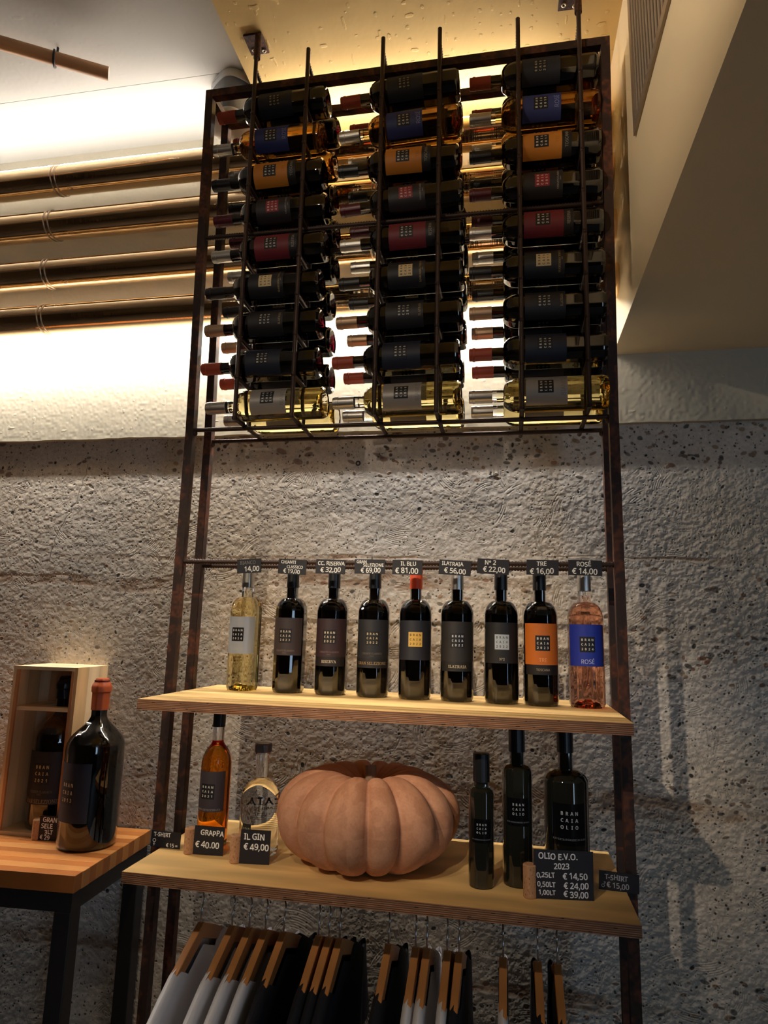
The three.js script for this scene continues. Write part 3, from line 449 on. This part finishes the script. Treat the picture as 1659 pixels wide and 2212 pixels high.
{ const r = 0.0415, n = 0.0135; // gin
  const body = [[0.0001, 0.012], [0.026, 0.008], [r - 0.006, 0.0005], [r - 0.001, 0.003], [r, 0.01], [r, 0.112], [r - 0.003, 0.126], [r - 0.012, 0.139], [n + 0.004, 0.147], [n, 0.152], [0.0001, 0.152]];
  const print = t => std({ map: t, roughness: 0.5, transparent: true, alphaTest: 0.3, side: THREE.DoubleSide });
  const lt = print(canvasTex(512, 512, (c, w, h) => { c.clearRect(0, 0, w, h); c.fillStyle = '#1c1b17'; c.fillRect(w * 0.22, h * 0.42, w * 0.34, h * 0.42); c.strokeStyle = '#24231c'; c.lineWidth = 5; for (let i = 0; i < 13; i++) { c.beginPath(); c.moveTo(210 + i * 22, 500); c.lineTo(360 + i * 22, 300); c.stroke(); } emblem(c, w * 0.39, h * 0.63, w * 0.3, null, '#b9b79a', ['BRAN', 'GIN.', 'CAIA']); }));
  const bt = print(canvasTex(512, 512, (c, w, h) => { c.clearRect(0, 0, w, h); c.fillStyle = '#15150f'; c.font = 'bold 96px monospace'; c.textAlign = 'center'; c.textBaseline = 'middle'; c.fillText('BRANCAIA', w / 2, 70); c.font = 'bold 40px monospace'; c.fillText('GIN TOSCANO', w / 2, 150); c.strokeStyle = '#24231c'; c.lineWidth = 4; for (let i = 0; i < 9; i++) { c.beginPath(); c.moveTo(60, 220 + i * 26); c.lineTo(450, 220 + i * 26); c.stroke(); } }));
  const t = generic('gin_bottle', 'stout clear gin bottle with stopper beside the pumpkin', [0.243, 0.956, -0.002], [['glass_body', smoothLathe(body, 44), mGin], ['glass_neck', smoothLathe([[0.0001, 0.1522], [n, 0.1522], [n, 0.196], [n + 0.002, 0.198], [n + 0.002, 0.203], [0.0001, 0.203]], 28), mClear], ['stopper', lathe([[0.0001, 0.2032], [0.0175, 0.2032], [0.0185, 0.206], [0.0185, 0.219], [0.016, 0.2215], [0.0001, 0.2215]], 28), cap('#6c6f76', 0.6, 0.35)], ['label', labelGeo(r + 0.0003, 0.024, 0.098, 0.8), lt], ['back_label', labelGeo(r + 0.0003, 0.03, 0.105, 0.9).rotateY(Math.PI), bt]], -0.15);
}
function oliveBottle(x, z, r, H, sh, label, txt) { // body radius, height, shoulder height
  const n = 0.0146, body = [[0.0001, 0.004], [r - 0.004, 0], [r - 0.0006, 0.002], [r, 0.007], [r, sh]]; for (let k = 1; k <= 8; k++) { const t = k / 8; body.push([r + (n - r) * Math.pow(t, 1.6), sh + Math.max(0.012, (r - n) * 0.75) * Math.sin(t * Math.PI / 2)]); }
  const top = sh + Math.max(0.012, (r - n) * 0.75); body.push([n, top + 0.006], [n, H - 0.006], [0.0001, H - 0.006]);
  const lt = canvasTex(360, 400, (c, w, h) => { c.fillStyle = '#0a0b0d'; c.fillRect(0, 0, w, h); emblem(c, w / 2, h * 0.40, w * 0.62, null, '#aeb2b8', ['BRAN', 'CAIA', 'OLIO']); c.fillStyle = '#8b8f96'; c.font = '25px serif'; c.textAlign = 'center'; c.fillText('OLIO EXTRAVERGINE DI OLIVA', w / 2, h * 0.86); });
  const s = Math.min(0.085, r * 1.55), y0 = sh * txt - s * 0.4;
  return generic('olive_oil_bottle', label, [x, 0.956, z], [['glass_body', toCreasedNormals(smoothLathe(body, 40), 0.8), oilGlass], ['cap', lathe([[n + 0.0003, H - 0.052], [n + 0.0014, H - 0.052], [n + 0.0014, H - 0.001], [n - 0.001, H], [0.0001, H]], 28), CAP.black], ['label', labelGeo(r + 0.0002, y0, y0 + s * 1.12, Math.min(1.1, s * 0.5 / r)), std({ map: lt, roughness: 0.12 }), 'pale lettering printed on black']], 0.05);
}
oliveBottle(0.711, 0.058, 0.0242, 0.238, 0.165, 'smallest black olive oil bottle, next to the pumpkin', 0.58);
oliveBottle(0.779, 0.030, 0.0288, 0.292, 0.205, 'medium tall black olive oil bottle between the small and the large one', 0.62);
oliveBottle(0.873, 0.004, 0.0425, 0.292, 0.188, 'largest black olive oil bottle behind the OLIO card', 0.56);

// ------------------------------------------------------------------ pumpkin
{ const t = thing('pumpkin', 'big dusty tan ribbed pumpkin on the lower shelf', 'pumpkin', [0.472, 0.956, -0.022]);
  const NU = 220, NV = 70, pos = [], idx = [], cl = [], uv = [], lobes = []; let a = 0; while (a < Math.PI * 2 - 0.2) { const w = rr(0.38, 0.56); lobes.push([a, w]); a += w; } const sc = Math.PI * 2 / a; lobes.forEach(l => { l[0] *= sc; l[1] *= sc; l.push(rr(0.95, 1.04)); });
  const R = 0.186, hh = 0.098;
  for (let i = 0; i <= NU; i++) { const th = (i % NU) / NU * Math.PI * 2; let f = 0, m = 1; for (const [s, w, q] of lobes) if (th >= s && th < s + w) { f = (th - s) / w; m = q; }
    const crease = Math.pow(Math.abs(2 * f - 1), 2.6);
    for (let j = 0; j <= NV; j++) { const p = j / NV * Math.PI, sp = Math.sin(p); const rad = R * Math.pow(sp, 0.72) * (1 - 0.125 * crease * Math.pow(sp, 0.4)) * (1 + (m - 1) * sp) * (1 + 0.012 * (fbm(th * 3, p * 4, 2) - 0.5));
      let y = hh * Math.cos(p) * (1 - 0.06 * crease); const top = Math.exp(-Math.pow(rad / 0.06, 2)); y += (p < 1.57 ? -0.040 : 0.022) * top; y += p < 1.57 ? 0.004 * (1 - crease) * sp : 0;
      pos.push(rad * Math.cos(th), y + hh + 0.001, rad * Math.sin(th)); uv.push(i / NU * 4, j / NV * 2); } }
  for (let i = 0; i < NU; i++) for (let j = 0; j < NV; j++) { const A = i * (NV + 1) + j, B = A + NV + 1; idx.push(A, A + 1, B, B, A + 1, B + 1); }
  const g = new THREE.BufferGeometry(); g.setAttribute('position', new THREE.Float32BufferAttribute(pos, 3)); g.setAttribute('uv', new THREE.Float32BufferAttribute(uv, 2)); g.setIndex(idx); g.computeVertexNormals();
  const n = g.attributes.normal; for (let j = 0; j <= NV; j++) { n.setXYZ(NU * (NV + 1) + j, n.getX(j), n.getY(j), n.getZ(j)); }
  g.computeBoundingBox(); const dy = g.boundingBox.min.y; g.translate(0, -dy, 0);
  const pt = dataTex(512, 256, (i, j) => { const a = fbm(i / 60, j / 60, 4), b = vn(i / 5, j / 5), s = a > 0.5 ? 1 : 0.96; return [(186 + 34 * (a - 0.5) + 10 * b) * s, (130 + 40 * (a - 0.5) + 10 * b) * s, (96 + 40 * (a - 0.5) + 10 * b) * s]; }, true);
  part('flesh', g, std({ map: pt, roughness: 0.75 }), t);
  part('stem', toCreasedNormals(tube([[0, 0.11, 0], [0.002, 0.14, 0.002], [0.006, 0.165, 0.004], [0.004, 0.186, 0.0]], 0.012, 16, 10), 0.6), std({ color: new THREE.Color().setRGB(0.20, 0.13, 0.08), roughness: 0.85 }), t);
}

// ------------------------------------------------------------------ side table with butcher-block top
{ const t = thing('side_table', 'butcher block table with dark steel frame beside the rack', 'table', [-0.166, 0.005, 0.012], 0.055);
  const D = 0.346, L = 1.5, TH = 0.036, n = 12, w = D / n, tones = [[196, 128, 66], [182, 112, 54], [206, 142, 80], [172, 104, 50]].map(b => std({ map: woodTex(b, 0.16, 512, 64), roughness: 0.45 }));
  const geos = [0, 1].map(k => metreUV(rbox(L, TH, w - 0.0004, 0.0012, 1), 1.5));
  for (let k = 0; k < n; k++) part('stave', geos[k & 1], tones[(k * 7 + 3) % 4], t, [-L / 2 + 0.0005 * ((k * 5) % 3), 0.875 - TH / 2, -w * (k + 0.5)]);
  const yA = 0.875 - TH, s = 0.04;
  part('apron', mergeGeometries([boxAt(-L + 0.02, -0.004, yA - s, yA, -s - 0.004, -0.004), boxAt(-L + 0.02, -0.004, yA - s, yA, -D + 0.004, -D + 0.004 + s), boxAt(-0.004 - s, -0.004, yA - s, yA, -D + 0.004 + s, -s - 0.004), boxAt(-L + 0.02, -L + 0.02 + s, yA - s, yA, -D + 0.004 + s, -s - 0.004)]), mSteel, t);
  const lg = rbox(s, yA - s + 0.005, s, 0.003, 2);
  for (const x of [-0.004 - s / 2, -L + 0.02 + s / 2]) for (const z of [-0.004 - s / 2, -D + 0.004 + s / 2]) part('leg', lg, mSteel, t, [x, (yA - s) / 2 - 0.0025, z]);
}
// big bottle on the table
function bigBottle(label, pos, r, H, capMat, tex, half, turn, capH) {
  const n = r * 0.275, sh = H * 0.56, body = [[0.0001, 0.03], [r * 0.5, 0.02], [r * 0.8, 0.002], [r * 0.88, 0], [r * 0.97, 0.004], [r, 0.014], [r * 1.0, sh]]; for (let k = 1; k <= 14; k++) { const t = k / 14; body.push([r + (n - r) * (0.5 - 0.5 * Math.cos(Math.PI * Math.pow(t, 1.25))), sh + H * 0.215 * Math.pow(t, 0.92)]); }
  body.push([n, H - 0.004], [0.0001, H - 0.004]);
  const c0 = H - capH, e = n + 0.0022, cp = [[n + 0.0005, c0], [e, c0], [e + 0.0005, H - 0.036], [e + 0.003, H - 0.033], [e + 0.0035, H - 0.022], [e + 0.002, H - 0.016], [e - 0.003, H - 0.008], [e - 0.006, H], [0.0001, H + 0.001]];
  return generic('large_wine_bottle', label, pos, [['glass_body', toCreasedNormals(smoothLathe(body, 56), 0.9), darkGlass], ['capsule', toCreasedNormals(smoothLathe(cp, 36), 0.6), capMat], ['label', labelGeo(r + 0.0004, H * 0.165, H * 0.505, half, 32), paper(tex, 0.6)]], turn);
}
{ const tx = canvasTex(512, 440, (c, w, h) => { c.fillStyle = '#1b2233'; c.fillRect(0, 0, w, h); emblem(c, w * 0.5, h * 0.5, w * 0.36, '#0f1016', '#d5c49a', ['BRAN', 'CAIA', '2013']); });
  bigBottle('large dark bottle with orange wax top and navy label on the table', [-0.272, 0.880, -0.180], 0.070, 0.402, CAP.wax, tx, 0.85, -0.33, 0.078);
  const tx2 = canvasTex(512, 440, (c, w, h) => { c.fillStyle = '#1d1a1b'; c.fillRect(0, 0, w, h); emblem(c, w * 0.5, h * 0.42, w * 0.36, '#0c0b0b', '#cdb27c', ['BRAN', 'CAIA', '2021']); c.fillStyle = '#7b705e'; c.font = '28px serif'; c.textAlign = 'center'; c.fillText('CHIANTI CLASSICO', w / 2, h * 0.76); c.font = '16px serif'; c.fillText('DOCG', w / 2, h * 0.81); c.fillStyle = '#a8875c'; c.font = '46px serif'; c.fillText('GRAN SELEZIONE', w / 2, h * 0.94); });
  bigBottle('large dark bottle with black label packed inside the wooden crate', [-0.444, 0.890, -0.272], 0.064, 0.386, CAP.black, tx2, 1.0, 0.05, 0.06);
}
// crate
{ const t = thing('wine_crate', 'tall open fronted pine wine crate standing on the table', 'crate', [-0.4535, 0.880, -0.2675], 0.03);
  const Wd = 0.188, Hh = 0.424, Dp = 0.155, th = 0.009, pine = [[228, 196, 152], [214, 176, 128], [236, 208, 168], [196, 138, 92]].map(b => std({ map: woodTex(b, 0.08, 256, 128), roughness: 0.65 }));
  const V = g => { const q = metreUV(g, 2.2), u = q.attributes.uv; for (let i = 0; i < u.count; i++) u.setXY(i, u.getY(i), u.getX(i)); return q; };
  const ws = (Dp - 0.004) / 3;
  for (const s of [-1, 1]) for (let k = 0; k < 3; k++) part('side_board', V(box(th, Hh, ws - 0.0003)), pine[(k + (s > 0 ? 1 : 0)) % 3], t, [s * (Wd / 2 - th / 2), Hh / 2, Dp / 2 - 0.004 - ws * (k + 0.5)]);
  part('top_board', metreUV(box(Wd - 2 * th, th, Dp - 0.004), 2), pine[2], t, [0, Hh - th / 2, -0.002]); part('bottom_board', metreUV(box(Wd - 2 * th, th, Dp - 0.004), 2), pine[0], t, [0, th / 2, -0.002]);
  part('back_board', V(box(Wd - 2 * th, Hh - 2 * th, 0.006)), pine[3], t, [0, Hh / 2, -Dp / 2 + 0.004]);
  part('divider', metreUV(boxAt(-Wd / 2 + th, -0.026, Hh * 0.74 - 0.005, Hh * 0.74 + 0.005, -Dp / 2 + 0.01, Dp / 2 - 0.012), 2), pine[0], t); part('divider', metreUV(boxAt(-0.026, Wd / 2 - th, Hh * 0.74 - 0.005, Hh * 0.74 + 0.005, Dp / 2 - 0.040, Dp / 2 - 0.012), 2), pine[0], t);
  for (const s of [-1, 1]) part('front_strip', V(box(0.008, Hh - 2 * th, 0.006)), pine[3], t, [s * (Wd / 2 - th - 0.004), Hh / 2, Dp / 2 - 0.006]);
  part('clasp', tube([[Wd / 2 + 0.002, Hh * 0.8, -0.02], [Wd / 2 + 0.008, Hh * 0.83, -0.03], [Wd / 2 + 0.004, Hh * 0.86, -0.02], [Wd / 2 + 0.002, Hh * 0.80, -0.012]], 0.0022, 20, 6), std({ color: new THREE.Color().setRGB(0.45, 0.22, 0.08), roughness: 0.5 }), t);
}

// ------------------------------------------------------------------ shirts on hangers
const mHanger = std({ map: woodTex([198, 132, 74], 0.1, 256, 64), roughness: 0.45 });
const shirtMat = { white: std({ color: new THREE.Color().setRGB(0.78, 0.76, 0.78), roughness: 0.9 }), navy: std({ color: new THREE.Color().setRGB(0.010, 0.010, 0.016), roughness: 0.95 }) };
const armY = z => 0.812 - 0.42 * Math.abs(z) - 0.55 * z * z;
function hangerGeo() {
  const parts = []; for (const s of [-1, 1]) { const sh = new THREE.Shape(), N = 10, pts = []; for (let k = 0; k <= N; k++) { const z = 0.215 * k / N; pts.push([z, armY(z)]); }
    pts.forEach((p, k) => k ? sh.lineTo(p[0], p[1]) : sh.moveTo(p[0], p[1])); for (let k = N; k >= 0; k--) { const z = 0.215 * k / N; sh.lineTo(z, armY(z) - 0.012 - 0.016 * Math.cos(Math.min(1.5, z / 0.12))); } sh.closePath();
    const g = new THREE.ExtrudeGeometry(sh, { depth: 0.012, bevelEnabled: true, bevelSize: 0.0012, bevelThickness: 0.0012, bevelSegments: 1, curveSegments: 4 }); g.translate(0, 0, -0.006); g.rotateY(-s * Math.PI / 2); parts.push(g); }
  return metreUV(toCreasedNormals(mergeGeometries(parts), 0.6), 2);
}
const gHanger = hangerGeo();
const hookPts = []; for (let k = 0; k <= 14; k++) { const a = -0.6 + k / 14 * 3.9; hookPts.push([0, 0.884 + 0.0112 * Math.sin(a), -0.004 + 0.0112 * Math.cos(a) * -1]); } hookPts.push([0, 0.856, -0.008], [0, 0.835, 0], [0, 0.805, 0]);
const gHook = tube(hookPts, 0.0019, 60, 8);
function shirtGeo(v) {
  const NA = 72, NV = 26, pos = [], idx = [], uv = [], yb = 0.16, half = 0.236;
  for (let jj = -1; jj <= NV; jj++) for (let i = 0; i <= NA; i++) { const j = Math.max(0, jj), a = (i % NA) / NA * Math.PI * 2, z = half * Math.sign(Math.cos(a)) * Math.pow(Math.abs(Math.cos(a)), 0.55), t = j / NV;
    const neck = 1 - sstep(0.075, 0.098, Math.abs(z)), front = Math.sin(a) > 0 ? 1 : 0.25; const top = armY(Math.min(0.215, Math.abs(z))) + 0.002 - neck * (0.012 + 0.03 * front) ;
    const y = top + (yb - top) * t, thk = 0.0083 + 0.0012 * Math.sin(z * 50 + v * 3) * sstep(0, 0.3, t);
    const zz = z * (1 + 0.06 * Math.sin(t * 5 + v)) - (Math.abs(z) > 0.2 ? Math.sign(z) * 0.012 * t : 0);
    const roof = jj < 0 && neck < 0.5 ? 0 : 1;
    pos.push(roof * thk * Math.sign(Math.sin(a)) * Math.pow(Math.abs(Math.sin(a)), 0.3) * (1 + 0.08 * Math.sin(9 * t + v)) + 0, y + (roof ? 0 : 0.0035), zz); uv.push(i / NA, t); }
  for (let j = 0; j < NV + 1; j++) for (let i = 0; i < NA; i++) { const A = j * (NA + 1) + i, B = A + NA + 1; idx.push(A, A + 1, B, B, A + 1, B + 1); }
  const g = new THREE.BufferGeometry(); g.setAttribute('position', new THREE.Float32BufferAttribute(pos, 3)); g.setAttribute('uv', new THREE.Float32BufferAttribute(uv, 2)); g.setIndex(idx); g.computeVertexNormals(); return g;
}
function sleeveGeo(s, v) { const g = new THREE.CylinderGeometry(0.0085, 0.0095, 0.17, 18, 6, true); g.scale(1, 1, 5.0); const p = g.attributes.position; for (let i = 0; i < p.count; i++) { const t = 0.5 - p.getY(i) / 0.17; p.setZ(i, p.getZ(i) + s * 0.055 * t); p.setX(i, p.getX(i) + 0.0005 * Math.sin(6 * t + v)); } g.computeVertexNormals(); g.translate(0, 0.628, s * 0.205); return g; }
const shirts = [0, 1, 2].map(v => [shirtGeo(v), sleeveGeo(1, v), sleeveGeo(-1, v)]);
const HG = [[0.128, 0, 0], [0.197, 0, 0], [0.235, 0, 0], [0.270, 0, 0], [0.309, 1, 0], [0.383, 1, 0], [0.405, 1, 0], [0.427, 1, 0], [0.527, 1, 0], [0.581, 0, 0], [0.603, 0, 0], [0.643, 0, 0], [0.666, 1, -0.02], [0.750, 0, 0], [0.815, 1, 0], [0.851, 1, 0]];
const HN = ['end of the rail by the table', 'second along the rail from the table', 'third along the rail from the table', 'fourth along the rail from the table', 'first dark one along the rail from the table', 'under the edge of the pumpkin', 'close behind another dark one under the pumpkin', 'under the middle of the pumpkin', 'alone below the pumpkin', 'first of three light ones below the pumpkin', 'middle of three light ones below the pumpkin', 'last of three light ones below the pumpkin', 'just beside the three light ones', 'below the tallest olive oil bottle', 'second from the rail end under the OLIO card', 'rail end under the OLIO card'];
HG.forEach(([x, kind, turn], i) => {
  const h = thing('clothes_hanger', 'wooden clothes hanger, ' + HN[i], 'hanger', [x, 0, 0], 0, 'hangers on the rail under the lower shelf');
  part('arms', gHanger, mHanger, h); part('hook', gHook, mChrome, h).userData.label = 'shiny wire hook';
  h.children[0].rotation.y = turn;
  const s = thing('t_shirt', (kind ? 'dark navy' : 'white') + ' T-shirt on a hanger, ' + HN[i], 't-shirt', [x, 0, 0], turn, 'T-shirts on the rail under the lower shelf');
  const v = shirts[i % 3], m = kind ? shirtMat.navy : shirtMat.white; part('body', v[0], m, s); part('sleeve', v[1], m, s); part('sleeve', v[2], m, s);
});

// ------------------------------------------------------------------ track spotlights under the ceiling, behind the camera
{ const track = single('light_track', box(1.5, 0.03, 0.03), mSteel, 'black ceiling track carrying the spotlights', 'track', undefined, [-0.35, 2.96, 2.25]);
  [[-0.95, [1.045, 2.66, 0.55], 'aimed at the vent bulkhead', 17, 0.24], [-0.55, [0.28, 1.36, -0.05], 'aimed at the crate end of the upper shelf', 11, 0.20], [-0.2, [0.68, 1.36, -0.05], 'aimed at the pink bottle end of the upper shelf', 12, 0.18], [0.1, [0.42, 2.2, 0], 'aimed at the bottle ladders', 2.2, 0.26], [0.3, [0.36, 0.95, 0.1], 'aimed at the pumpkin shelf', 4, 0.24]].forEach(([x, to, w, cd, angle]) => {
    const t = thing('track_spotlight', 'small black track spotlight ' + w, 'spotlight', [x, 2.86, 2.25], 0, 'spotlights on the ceiling track');
    const d = new THREE.Vector3(...to).sub(t.position).normalize(), q = new THREE.Quaternion().setFromUnitVectors(new THREE.Vector3(0, 1, 0), d);
    part('stem', new THREE.CylinderGeometry(0.006, 0.006, 0.07, 10), mSteel, t, [0, 0.05, 0]);
    const h = part('housing', lathe([[0.0001, -0.06], [0.03, -0.06], [0.034, -0.05], [0.034, 0.05], [0.031, 0.05], [0.031, 0.036], [0.0001, 0.036]], 24), mSteel, t); h.quaternion.copy(q);
    const e = part('lens', new THREE.CylinderGeometry(0.029, 0.029, 0.004, 24), std({ color: 0x332211, emissive: SPOT_COLOR, emissiveIntensity: 12 }), t, d.clone().multiplyScalar(0.041).toArray()); e.quaternion.copy(q);
    const l = new THREE.SpotLight(SPOT_COLOR, SPOT_CD * cd, 0, angle, 0.85, 2); l.position.copy(d).multiplyScalar(0.075); l.target.position.copy(d).multiplyScalar(1.5); l.castShadow = true; l.name = 'spot_light'; t.add(l, l.target);
  });
}
renderer.render(scene, camera);
